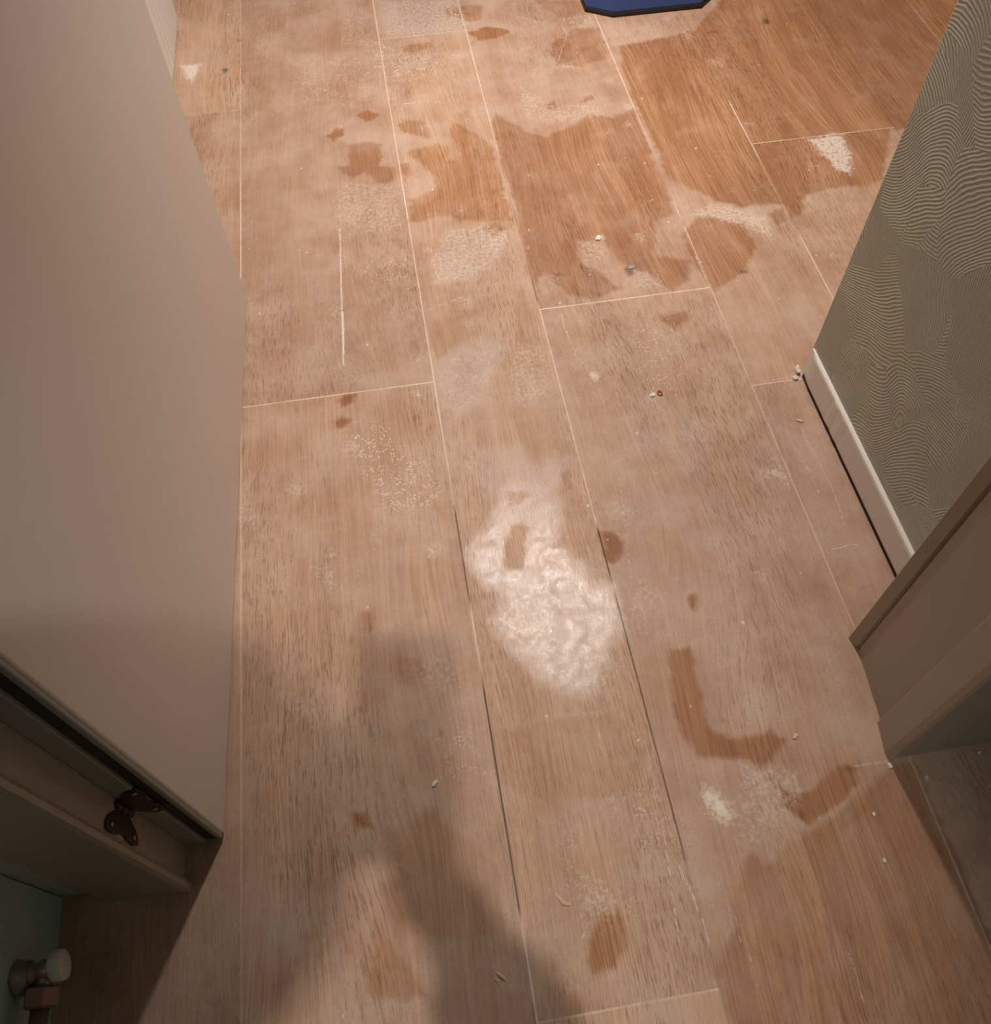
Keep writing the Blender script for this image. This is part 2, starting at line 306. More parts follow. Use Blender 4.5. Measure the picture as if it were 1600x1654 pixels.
SMEAR = [
  [0.8,[[0.3015,0.2683],[0.3139,0.2541],[0.325,0.2363],[0.3281,0.2201],[0.3141,0.2146],[0.2969,0.2252],[0.2918,0.2498]]],
  [0.8,[[-0.4488,2.1225],[-0.3928,2.1198],[-0.4062,2.069],[-0.414,2.0365],[-0.4351,2.0667]]],
  [0.7,[[0.9144,1.5664],[0.9773,1.5771],[0.9996,1.5729],[0.9879,1.4973],[0.9605,1.428],[0.9366,1.4534],[0.9238,1.5093]]],
  [0.45,[[0.5931,1.3754],[0.6533,1.4037],[0.6968,1.3758],[0.7488,1.337],[0.7396,1.2725],[0.7037,1.2978],[0.6382,1.3536]]],
  [0.6,[[-0.1696,0.7062],[-0.1591,0.7066],[-0.1577,0.6974],[-0.1665,0.6945]]],
  [0.55,[[-0.1688,0.6707],[-0.1604,0.6692],[-0.1627,0.6448],[-0.1716,0.6357],[-0.1726,0.6519]]],
  [0.8,[[0.3034,0.9904],[0.3136,0.9959],[0.3248,0.9866],[0.3195,0.9729],[0.3058,0.971]]],
  [0.9,[[0.3955,1.3394],[0.406,1.3412],[0.4079,1.3278],[0.3971,1.3242]]],
  [0.7,[[-0.0023,1.004],[0.0087,1.0049],[0.0089,0.9877],[-0.0014,0.9924]]],
  [0.5,[[-0.0172,0.6913],[0.0037,0.6877],[0.0028,0.6655],[-0.0176,0.6712]]],
  [0.5,[[0.5657,0.7519],[0.5649,0.7648],[0.5694,0.7323],[0.5814,0.6933],[0.573,0.7131],[0.5261,0.7274],[0.535,0.7383]]],
  [0.5,[[0.3921,0.9228],[0.4055,0.9318],[0.4079,0.9201],[0.3946,0.9112]]],
  [0.35,[[0.1055,1.4172],[0.1941,1.42],[0.2288,1.3851],[0.2157,1.3226],[0.134,1.2665],[0.0617,1.2624],[0.0581,1.3334]]],
  [0.4,[[0.0466,2.3298],[0.2501,2.2894],[0.2643,2.166],[0.2293,2.138],[0.0465,2.1509]]],
  [0.35,[[0.4812,2.1527],[0.5631,2.1663],[0.5656,2.1067],[0.5147,2.0878]]],
  [0.3,[[0.3289,1.9065],[0.4086,1.791],[0.4963,1.7988],[0.5078,1.7241],[0.3948,1.7221],[0.3177,1.7603]]],
  [0.3,[[0.3501,0.2891],[0.428,0.2679],[0.422,0.2282],[0.3495,0.1858],[0.3188,0.1908]]],
  [0.35,[[0.1196,0.1937],[0.1586,0.1582],[0.1611,0.1365],[0.138,0.1368],[0.1024,0.1322]]],
  [0.25,[[-0.0636,2.3516],[0.0259,2.2725],[0.0141,2.1289],[-0.0615,2.1296]]],
  [0.3,[[0.4448,1.2539],[0.499,1.2176],[0.4995,1.1745],[0.4286,1.1789]]],
  [0.3,[[0.349,1.3386],[0.4083,1.324],[0.408,1.2695],[0.3589,1.2695]]],
  [0.3,[[-0.1002,1.6155],[0.0206,1.5721],[0.0196,1.433],[-0.0435,1.4256],[-0.1137,1.4962]]],
  [0.25,[[0.2097,0.5243],[0.2989,0.582],[0.3273,0.5454],[0.276,0.493]]],
  [0.3,[[-0.066,0.502],[-0.0113,0.5121],[0.0073,0.452],[-0.0378,0.4412]]],
  [0.3,[[0.1747,1.0794],[0.2626,1.0637],[0.2292,0.9516],[0.1612,0.9356]]],
]
SPECK = [
  [1,[[-0.126,0.9316],[-0.0934,0.9461],[-0.0576,0.933],[-0.0452,0.8975],[-0.0007,0.8316],[0.0147,0.7916],[-0.0092,0.7595],[-0.059,0.7562],[-0.09,0.7976],[-0.0919,0.8349],[-0.1193,0.8778]]],
  [0.6,[[0.0741,0.5372],[0.1115,0.5409],[0.1969,0.4672],[0.2272,0.4431],[0.1827,0.4042],[0.1355,0.4305],[0.0994,0.4741]]],
  [0.9,[[0.0014,2.1597],[0.1007,2.0841],[0.1825,2.0137],[0.144,1.9421],[0.0583,1.9586],[0.0053,2.0212]]],
  [0.7,[[0.1239,1.4138],[0.1593,1.3978],[0.1365,1.2835],[0.1117,1.3236]]],
  [0.5,[[-0.0974,1.3617],[0.0362,1.3555],[0.0267,1.2687],[-0.0891,1.307]]],
  [0.6,[[0.169,0.2701],[0.2366,0.275],[0.2515,0.2095],[0.2013,0.2026]]],
  [0.5,[[0.112,0.1587],[0.1661,0.157],[0.1668,0.1286],[0.112,0.1237]]],
  [0.5,[[-0.0441,0.3889],[0.0082,0.3977],[0.0078,0.3377],[-0.035,0.3282]]],
  [0.5,[[0.037,1.0585],[0.0866,1.0951],[0.1393,1.0704],[0.1141,0.9649],[0.0655,0.9414],[0.0408,0.9569]]],
  [0.5,[[-0.1972,2.1145],[0.0097,2.0743],[-0.009,1.8464],[-0.1749,1.9025]]],
  [0.4,[[0.0993,0.25],[0.1348,0.1912],[0.1419,0.1538],[0.0984,0.1681]]],
  [0.5,[[0.4054,1.1332],[0.4955,1.1169],[0.4497,0.9127],[0.3834,0.9103]]],
]
GLOSS = [
  [1,[[0.1248,0.8611],[0.1578,0.8553],[0.1712,0.8143],[0.2099,0.8268],[0.2287,0.8171],[0.2137,0.7818],[0.1906,0.755],[0.1899,0.7015],[0.181,0.6572],[0.1929,0.644],[0.1985,0.6019],[0.2071,0.6194],[0.2146,0.5884],[0.2426,0.5756],[0.2457,0.5489],[0.2407,0.4989],[0.2153,0.4786],[0.2078,0.4558],[0.1915,0.4634],[0.194,0.4346],[0.1762,0.4144],[0.1465,0.4194],[0.1168,0.4476],[0.0994,0.4741],[0.0777,0.5044],[0.0656,0.5412],[0.0893,0.5729],[0.0744,0.5964],[0.0532,0.6267],[0.0475,0.6689],[0.0802,0.7088],[0.1025,0.7402],[0.1142,0.7805],[0.148,0.7995],[0.1172,0.8143]]],
  [1,[[0.037,1.0585],[0.0866,1.0951],[0.1341,1.1099],[0.1841,1.101],[0.1576,1.0445],[0.1298,1.0095],[0.1141,0.9649],[0.0889,0.9553],[0.0655,0.9414],[0.0408,0.9569],[0.0317,1.0152]]],
  [1,[[0.0549,2.5239],[0.3087,2.4727],[0.2643,2.166],[0.2293,2.138],[0.0465,2.1509],[0.0383,2.27]]],
  [0.6,[[0.0315,2.1539],[0.1911,2.0804],[0.0765,1.9942],[0.0271,2.017]]],
  [0.6,[[0.0791,0.8691],[0.1223,0.8616],[0.1151,0.7865],[0.0956,0.7594],[0.0723,0.7878]]],
  [0.6,[[0.1055,1.4172],[0.1941,1.42],[0.2288,1.3851],[0.2157,1.3226],[0.134,1.2665],[0.0617,1.2624]]],
]
DARK = [
  [0.8,[[0.9817,2.0599],[0.9918,2.0521],[0.9873,2.0296],[0.9755,2.0319]]],
  [0.6,[[0.8246,2.0213],[0.8498,2.0221],[0.8496,2.0164],[0.8288,2.0148]]],
  [0.7,[[0.4302,1.2442],[0.445,1.245],[0.4455,1.2273],[0.4322,1.2228]]],
  [0.5,[[0.2942,1.2513],[0.3124,1.2515],[0.3134,1.2444],[0.2941,1.2444]]],
  [0.6,[[0.6451,1.1945],[0.6612,1.1951],[0.658,1.1852],[0.6431,1.1844]]],
  [0.8,[[-0.3452,2.0837],[-0.3365,2.0873],[-0.3363,2.0687],[-0.3421,2.0672]]],
  [0.7,[[0.4111,0.2142],[0.416,0.2118],[0.4118,0.2047],[0.4076,0.2069]]],
  [0.6,[[0.4863,0.2598],[0.4937,0.2569],[0.4913,0.2507],[0.4849,0.2518]]],
  [0.6,[[-0.0326,0.3931],[-0.0277,0.3914],[-0.0292,0.3864],[-0.0332,0.3879]]],
]
LINES = [
  [0.8,0.0035,[[-0.1049,1.4559],[-0.1105,1.3462],[-0.1156,1.2271],[-0.1212,1.0866]]],
  [1,0.004,[[-0.115,1.2187],[-0.1193,1.1165]]],
  [0.7,0.0016,[[0.2313,0.2244],[0.2266,0.1835],[0.2223,0.1478],[0.215,0.0799]]],
  [0.8,0.002,[[0.2371,0.1781],[0.2425,0.1553],[0.2466,0.1367]]],
  [0.7,0.002,[[0.2466,0.1367],[0.2499,0.1081],[0.2494,0.081]]],
  [0.7,0.002,[[0.2867,1.1431],[0.2851,1.1065],[0.287,1.0825]]],
  [0.4,0.002,[[0.287,1.0825],[0.2963,1.0348],[0.3047,0.996]]],
  [0.5,0.002,[[0.2869,1.0441],[0.3024,1.0112],[0.3029,0.9386]]],
  [0.5,0.0012,[[0.3602,1.1413],[0.3489,1.0179],[0.3385,0.9044]]],
  [0.5,0.0012,[[0.3051,0.7659],[0.2924,0.6722],[0.2755,0.5647]]],
  [0.4,0.0015,[[0.2882,0.9412],[0.28,0.8603]]],
  [0.7,0.0015,[[0.4416,0.8724],[0.455,0.8551],[0.4681,0.834]]],
  [0.5,0.0012,[[0.4342,0.8386],[0.4487,0.8149]]],
  [0.6,0.0018000000000000002,[[0.0631,1.8619],[0.1202,1.8633],[0.1475,1.8532]]],
  [0.5,0.0015,[[0.162,1.8553],[0.258,1.8271]]],
  [0.5,0.0015,[[0.201,1.9311],[0.235,1.8838]]],
  [0.5,0.0015,[[0.1932,1.7721],[0.2619,1.8069]]],
  [0.6,0.002,[[0.5509,0.7545],[0.5628,0.7587],[0.5685,0.7388],[0.5669,0.6958]]],
  [0.5,0.003,[[0.6297,0.8123],[0.628,0.7927],[0.6302,0.747]]],
  [0.5,0.002,[[0.6302,0.747],[0.6346,0.684],[0.6279,0.6144]]],
  [0.6,0.003,[[0.5913,0.5789],[0.6092,0.5792],[0.6201,0.5818],[0.634,0.5794]]],
  [0.4,0.002,[[0.5242,0.7216],[0.5477,0.7299]]],
  [0.6,0.002,[[0.4416,1.9554],[0.4895,2.0784],[0.483,2.123]]],
  [0.5,0.0015,[[0.3376,1.2557],[0.3942,1.2367]]],
  [0.6,0.002,[[0.5221,2.0864],[0.4707,2.0622]]],
  [0.4,0.002,[[0.1827,0.4042],[0.1775,0.3433]]],
  [0.5,0.002,[[0.2855,0.1232],[0.2903,0.1015],[0.2877,0.0815]]],
  [0.4,0.002,[[0.295,0.0803],[0.2929,0.0281]]],
  [0.5,0.002,[[0.4097,0.0482],[0.408,-0.0032]]],
  [0.6,0.002,[[0.1025,0.115],[0.1135,0.1304]]],
  [0.5,0.0015,[[0.544,1.1412],[0.5629,1.1048]]],
  [0.4,0.006,[[0.5752,1.2479],[0.5754,1.1864]]],
  [0.5,0.003,[[0.0423,1.1986],[0.0786,1.2086],[0.1095,1.2197]]],
  [0.5,0.002,[[-0.2962,1.2931],[-0.2787,1.2832],[-0.2669,1.2962]]],
  [0.5,0.002,[[0.5946,0.9227],[0.6466,0.9207]]],
  [0.6,0.003,[[0.4465,2.136],[0.3846,2.1836]]],
  [0.5,0.003,[[0.4991,0.2577],[0.5434,0.257]]],
]

_rs = np.random.RandomState(7)
_T = _rs.rand(256, 256)
def vnoise(x, y):
    xi = np.floor(x).astype(int); yi = np.floor(y).astype(int); fx = x - xi; fy = y - yi
    fx = fx * fx * (3 - 2 * fx); fy = fy * fy * (3 - 2 * fy)
    a = _T[xi % 256, yi % 256]; b = _T[(xi + 1) % 256, yi % 256]; c = _T[xi % 256, (yi + 1) % 256]; d = _T[(xi + 1) % 256, (yi + 1) % 256]
    return (a * (1 - fx) + b * fx) * (1 - fy) + (c * (1 - fx) + d * fx) * fy - .5
def fbm(x, y): return vnoise(x, y) + .5 * vnoise(x * 2.1 + 9, y * 2.1 + 3) + .25 * vnoise(x * 4.3 + 5, y * 4.3 + 8)
def axis_coords(lo, a, b, hi, step, seams, sw, mid=None):
    xs = list(np.arange(lo, a, .12)) + (list(np.arange(a, b, step)) if mid is None else list(np.arange(a, mid, step)) + list(np.arange(mid, b, step * 1.45))) + list(np.arange(b, hi, .15)) + [hi]
    xs = np.array(xs); keep = np.ones(len(xs), bool)
    for s in seams: keep &= np.abs(xs - s) > sw * .5 + .0004
    return np.sort(np.concatenate([xs[keep]] + [np.array([s - sw / 2, s + sw / 2]) for s in seams]))
def build_floor():
    S = 1.15
    XS = [v * S for v in (-.555, -.2637, .0290, .2162, .5010, .6885, .9705, 1.181)]
    # cross joints of each column between successive long seams (column i lies left of XS[i])
    CR = {0: [1.2], 1: [1.660 * S], 2: [.8867 * S], 3: [.0322 * S, 1.8635 * S], 4: [1.010 * S, -.3], 5: [.7955 * S, 2.6], 6: [1.3675 * S, -.2], 7: [.3, 2.9], 8: [1.6]}
    allY = sorted({y for l in CR.values() for y in l})
    sw = .0025
    gx = axis_coords(-.9, -.62, 1.62, 3.6, .0019, XS, sw); gy = axis_coords(-1.9, -.12, 2.62, 8.6, .0019, allY, sw, 1.3)
    X, Y = np.meshgrid(gx, gy, indexing='ij'); nx, ny = X.shape; Xf = X.ravel(); Yf = Y.ravel()
    wx = Xf + .007 * fbm(Xf * 75, Yf * 75) + .004 * fbm(Xf * 18 + 40, Yf * 18); wy = Yf + .006 * fbm(Xf * 60 + 77, Yf * 60) + .004 * fbm(Xf * 18 + 11, Yf * 18 + 60)
    def raster(shapes, soft, warp=True):
        out = np.zeros(Xf.shape); ox = wx if warp else Xf; oy = wy if warp else Yf
        for s, pts in shapes:
            P = np.array(pts); x0, y0 = P.min(0) - .03; x1, y1 = P.max(0) + .03
            ix = np.nonzero((X.ravel() > x0) & (X.ravel() < x1) & (Y.ravel() > y0) & (Y.ravel() < y1))[0]
            if not len(ix): continue
            px = ox[ix]; py = oy[ix]; ins = np.zeros(len(ix), bool); dm = np.full(len(ix), 9.)
            for i in range(len(P)):
                ax, ay = P[i]; bx_, by_ = P[(i + 1) % len(P)]
                c_ = ((ay > py) != (by_ > py)) & (px < (bx_ - ax) * (py - ay) / (by_ - ay + 1e-12) + ax); ins ^= c_
                dx, dy = bx_ - ax, by_ - ay; t = np.clip(((px - ax) * dx + (py - ay) * dy) / (dx * dx + dy * dy + 1e-12), 0, 1)
                dm = np.minimum(dm, np.hypot(px - ax - t * dx, py - ay - t * dy))
            sd = np.where(ins, dm, -dm); v = np.clip(sd / soft * .5 + .5, 0, 1) * s
            out[ix] = np.maximum(out[ix], v)
        return out
    clean = raster(CLEAN, .0050); gloss = raster(GLOSS, .014); speck = raster(SPECK, .018); dark = raster(DARK, .004)
    smear = raster(SMEAR, .010)
    for s, wd, pts in LINES:
        for (ax, ay), (bx_, by_) in zip(pts, pts[1:]):
            m = .01
            ix = np.nonzero((Xf > min(ax, bx_) - m) & (Xf < max(ax, bx_) + m) & (Yf > min(ay, by_) - m) & (Yf < max(ay, by_) + m))[0]
            if not len(ix): continue
            px = Xf[ix] + .12 * (wx[ix] - Xf[ix]); py = Yf[ix]; dx, dy = bx_ - ax, by_ - ay
            t = np.clip(((px - ax) * dx + (py - ay) * dy) / (dx * dx + dy * dy + 1e-12), 0, 1)
            d = np.hypot(px - ax - t * dx, py - ay - t * dy)
            smear[ix] = np.maximum(smear[ix], s * 1.0 * np.clip(1.4 - d / (wd * .55), 0, 1))
    # scattered plaster flecks and faint scuffs
    rr = random.Random(5)
    for k in range(330):
        fx, fy = rr.uniform(-.55, 1.3), rr.uniform(.0, 2.4); r = rr.choice([.0008, .0009, .0010, .0012, .0015, .0022]); s = rr.uniform(.5, 1.0)
        ix = np.nonzero((np.abs(Xf - fx) < .008) & (np.abs(Yf - fy) < .008))[0]
        if len(ix): smear[ix] = np.maximum(smear[ix], s * np.clip(1.6 - np.hypot(Xf[ix] - fx, (Yf[ix] - fy) * rr.uniform(.6, 1)) / r, 0, 1))
    for k in range(70):
        fx, fy = rr.uniform(-.3, .9), rr.uniform(.3, 2.2); r = rr.uniform(.006, .022); s = rr.uniform(.12, .38)
        ix = np.nonzero((np.abs(Xf - fx) < .06) & (np.abs(Yf - fy) < .06))[0]
        if len(ix): smear[ix] = np.maximum(smear[ix], s * np.clip(1.5 - np.hypot(wx[ix] * 1.0 - fx, wy[ix] - fy) / r, 0, 1))
    # faces
    cxm = (gx[:-1] + gx[1:]) / 2; cym = (gy[:-1] + gy[1:]) / 2
    FX, FY = np.meshgrid(cxm, cym, indexing='ij')
    col = np.searchsorted(np.array(XS), FX)
    isx = np.zeros(FX.shape, bool); val = np.zeros(FX.shape)
    KEY = {1: [(-2, .3), (.2, .35), (.7, .45), (1.29, .9), (1.45, .95), (1.63, .95), (1.66, .5), (2.3, .35)],
           2: [(-2, .9), (.06, .9), (.12, .8), (.14, .6), (.16, -.8), (.44, -.9), (.475, .2), (.51, .7), (.56, .8), (.585, -.3), (.60, -.7), (.74, -.8), (.76, .3), (.83, .7), (.95, .95), (1.15, .8), (1.46, .7), (1.47, 1.), (1.60, 1.), (1.62, .8), (1.8, .7), (2.2, .95)],
           3: [(-2, .0), (.17, -.2), (.2, -.7), (.45, -.75), (.55, -.8), (.57, -.2), (.60, -.9), (.67, -.95), (.69, .6), (1.0, .7), (1.155, .75), (1.19, -.6), (1.3, -.25), (1.55, -.2), (1.62, .1), (1.76, .7), (2.2, .9)],
           4: [(-2, .35), (.45, .45), (.70, .55), (.9, .35), (1.1, .55), (1.16, .6), (1.2, .1), (1.33, .9), (1.345, -.1), (1.39, .8), (1.42, .1), (1.5, -.15), (1.8, .8), (1.9, .7), (2.2, .9)],
           5: [(-2, .5), (1.0, .9), (1.25, .9), (1.28, 0), (1.50, .1), (1.56, .9), (1.72, .95), (1.74, .2), (1.9, -.1), (3, -.3)],
           6: [(-2, -.35), (9, -.35)], 7: [(-2, .4), (9, .4)], 0: [(-2, -.3), (9, -.3)]}
    for i, s in enumerate(XS):
        k = np.nonzero(np.abs(cxm - s) < sw * .45)[0]; kk = KEY[i]
        val[k, :] = np.interp(cym, [a for a, b in kk], [b for a, b in kk])[None, :]; isx[k, :] = True
    CV = {(1, 1): .3, (2, 2): .85, (3, 3): .25, (3, .0322 * S): .4, (3, 1.8635 * S): .7, (4, 1.010 * S): 1.0, (5, .7955 * S): .8, (6, 1.3675 * S): .6}
    for ccol, ys in CR.items():
        for y in ys:
            k = np.nonzero(np.abs(cym - y) < sw * .45)[0]
            v = CV.get((ccol, y), CV.get((ccol, ccol), .4))
            for j in k:
                mrow = (col[:, j] == ccol) & ~isx[:, j]
                var = 1 + .25 * np.sin(cxm * 40 + ccol)
                val[mrow, j] = np.clip(v * var[mrow], -1, 1)
    idx = np.zeros(FX.shape, int)
    for ccol, ys in CR.items():
        for y in ys: idx += (col == ccol) & (FY > y)
    TONE = {(1, 0): -.25, (1, 1): .15, (2, 0): -.18, (2, 1): -.45, (3, 0): .25, (3, 1): -.1, (3, 2): -.2, (4, 1): -.4, (4, 2): -.35, (5, 0): -.55, (5, 1): -.25, (6, 1): -.3, (6, 2): -.25, (7, 1): -.45, (7, 0): -.2, (8, 0): .0}
    TONE[(4, 0)] = -.8
    tone = np.zeros(FX.shape); seed = np.zeros(FX.shape)
    for a in range(9):
        for b in range(4):
            mk = (col == a) & (idx == b); tone[mk] = TONE.get((a, b), 0.0); seed[mk] = ((a * 37 + b * 17) % 23) / 23.0 + a * .13
    co = np.stack([Xf, Yf, np.zeros_like(Xf)], 1).astype(np.float32)
    I = np.arange(nx * ny).reshape(nx, ny)
    q = np.stack([I[:-1, :-1], I[1:, :-1], I[1:, 1:], I[:-1, 1:]], -1).reshape(-1, 4)
    me = bpy.data.meshes.new('floor'); nf = len(q)
    me.vertices.add(len(co)); me.vertices.foreach_set('co', co.ravel())
    me.loops.add(nf * 4); me.loops.foreach_set('vertex_index', q.ravel().astype(np.int32))
    me.polygons.add(nf); me.polygons.foreach_set('loop_start', (np.arange(nf) * 4).astype(np.int32)); me.polygons.foreach_set('loop_total', np.full(nf, 4, np.int32))
    me.update(calc_edges=True)
    for nme, arr in (('clean', clean), ('smear', smear), ('speck', speck), ('gloss', gloss), ('dark', dark)):
        a = me.attributes.new(nme, 'FLOAT', 'POINT'); a.data.foreach_set('value', arr.astype(np.float32))
    for nme, arr in (('seam', val), ('tone', tone), ('seed', seed)):
        a = me.attributes.new(nme, 'FLOAT', 'FACE'); a.data.foreach_set('value', arr.ravel().astype(np.float32))
    me.materials.append(M['floor'])
    o = bpy.data.objects.new('floor', me); C.objects.link(o); o['kind'] = 'structure'
    return o
build_floor()

# ---------------------------------------------------------------- room shell
struct('ceiling', bx(B(), -.9, 3.6, -1.9, 8.6, CEIL, CEIL + .1), M['ceiling'])
struct('wall_left', bx(B(), -.62, -.523, -1.8, .262, 0, CEIL), M['teal'])              # side wall of the small room
struct('wall_front', bx(B(), -.62, -.480, .264, .33, 0, CEIL), M['white_wall'])        # sliver of door wall beside the frame
struct('wall_hall_left', bx(B(), -.62, -.50, .33, 8.5, 0, CEIL), M['hall_wall'])
struct('wall_back', bx(B(), -.62, 1.3, -1.9, -1.8, 0, CEIL), M['teal'])
struct('wall_bath_right', bx(B(), 1.2, 1.3, -1.8, .25, 0, CEIL), M['teal'])
struct('wall_door_right', bx(B(), .70, 1.3, .262, .43, 0, CEIL), M['teal'])
struct('wall_lintel', bx(B(), -.48, .70, .262, .43, 2.12, CEIL), M['hall_wall'])
struct('wall_end', bx(B(), -.62, 3.6, 8.5, 8.6, 0, CEIL), M['hall_wall'])
struct('wall_far_right', bx(B(), 3.5, 3.6, .9, 8.5, 0, CEIL), M['hall_wall'])
# papered partition, standing on the skirting board
bm = B(); prism(bm, [(.672, .43), (.672, .925), (.678, .934), (3.6, .934), (3.6, .43)], .010, CEIL)
struct('wall_right', bm, M['wallpaper'])
# skirting board: rounded top edge, nibbled end, gap under it with its shade painted as a black strip
def skirting():
    bm = B(); n = 60; rows = []
    prof = [(.673, .010), (.6655, .010), (.6650, .013), (.6650, .061), (.6658, .0650), (.6680, .0668), (.6735, .0670)]
    for i in range(n + 1):
        y = .425 + (.922 - .425) * i / n; row = []
        for j, (x, z) in enumerate(prof):
            dx = 0; yy = y
            if 1 <= j <= 4:
                e = max(0, (y - .885) / .037); dx += .004 * e * e
                dx += .0005 * math.sin(i * 1.7 + j) * (1 if 39 < i < 48 and j < 4 else 0)
            row.append(bm.verts.new((x + dx, yy, z)))
        rows.append(row)
    for a, b in zip(rows, rows[1:]):
        for j in range(len(prof) - 1): bm.faces.new((a[j], a[j + 1], b[j + 1], b[j]))
        bm.faces.new((a[-1], a[0], b[0], b[-1]))
    bm.faces.new(rows[0]); bm.faces.new(rows[-1][::-1])
    bmesh.ops.recalc_face_normals(bm, faces=bm.faces[:])
    return struct('baseboard_right', bm, M['skirt'])
skirting()
struct('skirting_gap_shade', bx(B(), .6675, .672, .43, .918, 0.0, .0095), M['black'])             # black strip standing in for the shade in the gap below the skirting

# right door frame: plan outline pushed up to the lintel
S = 1.15
def H_(pts): return [(x * S, y * S) for x, y in pts]
bm = B()
prism(bm, [(.5620, .4340), (.5650, .4370), (.700, .4370), (.700, .2590), (.5555, .2590), (.5500, .2570), (.5470, .2600), (.5465, .2680), (.5535, .3090), (.5590, .3130), (.5680, .4130), (.5712, .4165), (.5665, .4190)], 0.0, 2.16)
struct('trim_2', bm, M['trim'])
# left door frame
bm = B()
prism(bm, [(-.3720, .3050), (-.3730, .2600), (-.3660, .2560), (-.3620, .2500), (-.3625, .2440), (-.3680, .2420), (-.4700, .2500), (-.4820, .2560), (-.4820, .3050)], 0.0, 2.16)
struct('trim_1', bm, M['trim'])
bm = B(); bx(bm, -.48, .70, .25, .43, 2.08, 2.16, .004)
struct('trim_4', bm, M['trim'])

# door leaf, folded open into the hall
def door():
    hx, hy = -.3235, .3010; lx, ly = -.2900, 1.2910
    a = math.atan2(-(lx - hx), ly - hy)
    L = math.hypot(lx - hx, ly - hy)
    root = empty('door_1', (hx, hy, 0)); root.rotation_euler = (0, 0, a); root['kind'] = 'structure'
    # local: x=0 is the face toward the opening, leaf runs along +y, thickness toward -x
    obj('panel', bx(B(), -.0440, 0, .004, L, .006, 2.07, .003, 3), M['door'], root)
    obj('edge_lip', bx(B(), -.0085, -.0015, -.0015, .0045, .006, 2.07, .0015, 2), M['edge'], root)
    obj('edge_band', bx(B(), -.0235, -.0085, .0005, .0045, .003, 2.07, .0008, 1), M['black'], root)  # black band down the hinge edge
    obj('edge_strip', bx(B(), -.0480, -.0235, -.0035, .0045, .003, 2.07, .0012, 2), M['edge'], root)
    return root
D1 = door()

# butterfly hinge joining door edge and frame
def hinge(parent, z):
    r = empty('hinge'); r.parent = parent
    r.location = (-.0500, -.0080, z)
    def wing(ux, uy):
        bm = B(); th = .0016
        out = [(0.001, -.010), (.007, -.022), (.015, -.037), (.024, -.045), (.0305, -.043), (.0325, -.030), (.0310, -.014), (.0275, -.004), (.0275, .004), (.0310, .014), (.0325, .030), (.0305, .043), (.024, .045), (.015, .037), (.007, .022), (0.001, .010)]
        nx, ny = -uy, ux
        f = [[bm.verts.new((ux * s + nx * t, uy * s + ny * t, zz)) for s, zz in out] for t in (0, th)]
        bm.faces.new(f[0]); bm.faces.new(f[1][::-1]); k = len(out)
        for i in range(k): bm.faces.new((f[0][i], f[0][(i + 1) % k], f[1][(i + 1) % k], f[1][i]))
        bmesh.ops.recalc_face_normals(bm, faces=bm.faces[:])
        bmesh.ops.bevel(bm, geom=[e for e in bm.edges], offset=.0004, segments=1, affect='EDGES')
        return bm
    p1 = obj('hinge_plate', wing(.98, .17), M['bronze'], r); p2 = obj('hinge_plate', wing(.10, -.995), M['bronze'], r)
    for pl, ux, uy in ((p1, .98, .17), (p2, .10, -.995)):
        for zz in (-.031, .031):
            bm = B(); lathe(bm, [(0, .0032), (.0008, .003), (.0012, .0012)], (ux * .024 + (-uy) * (-.0002 if pl is p1 else .0016), uy * .024 + ux * (-.0002 if pl is p1 else .0016), zz), (uy, -ux, 0) if pl is p1 else (-uy, ux, 0), 12)
            obj('screw', bm, M['screw'], pl, True)
    bm = B(); lathe(bm, [(-.024, .002), (-.022, .0046), (-.008, .0050), (-.0075, .0042), (-.007, .0050), (.007, .0050), (.0075, .0042), (.008, .0050), (.022, .0046), (.024, .002)], (0.001, -.001, 0), (0, 0, 1), 20)
    obj('knuckle', bm, M['bronze'], r, True)
    return r
hinge(D1, .212); hinge(D1, 1.85)

# ---------------------------------------------------------------- things
# radiator valve on the left wall
def valve():
    r = tag(empty('radiator_valve', (-.523, .165, .09)), 'nickel radiator valve with white cap low on the left wall', 'valve')
    bm = B(); lathe(bm, [(0, .019), (.004, .019), (.012, .016), (.016, .0155)], (0, 0, 0), (1, .12, .03))
    obj('wall_collar', bm, M['chrome'], r, True)
    bm = B(); lathe(bm, [(.010, .0105), (.015, .0125), (.019, .0128), (.021, .0105), (.024, .0105), (.026, .0120), (.036, .0120), (.040, .011)], (0, 0, 0), (1, .12, .03))
    lathe(bm, [(0, .0095), (.018, .0095)], (.031, .003, 0), (-.05, -1, -.02), 24)
    obj('valve_body', bm, M['chrome'], r, True)
    bm = B(); lathe(bm, [(.038, .0140), (.0395, .0165), (.046, .0170), (.0515, .0160), (.0525, .013), (.053, .004)], (0, .001, 0), (1, .12, .03))
    obj('valve_cap', bm, M['white_cap'], r, True)
    bm = B(); lathe(bm, [(.014, .0150), (.016, .0185), (.033, .0185), (.035, .015)], (.030, .002, 0), (-.05, -1, -.02), 6)
    obj('union_nut', bm, M['copper'], r)
    bm = B(); lathe(bm, [(.030, .0095), (.160, .0095)], (.030, .002, 0), (-.05, -1, -.02), 24)
    obj('tail_pipe', bm, M['copper'], r, True)
valve()

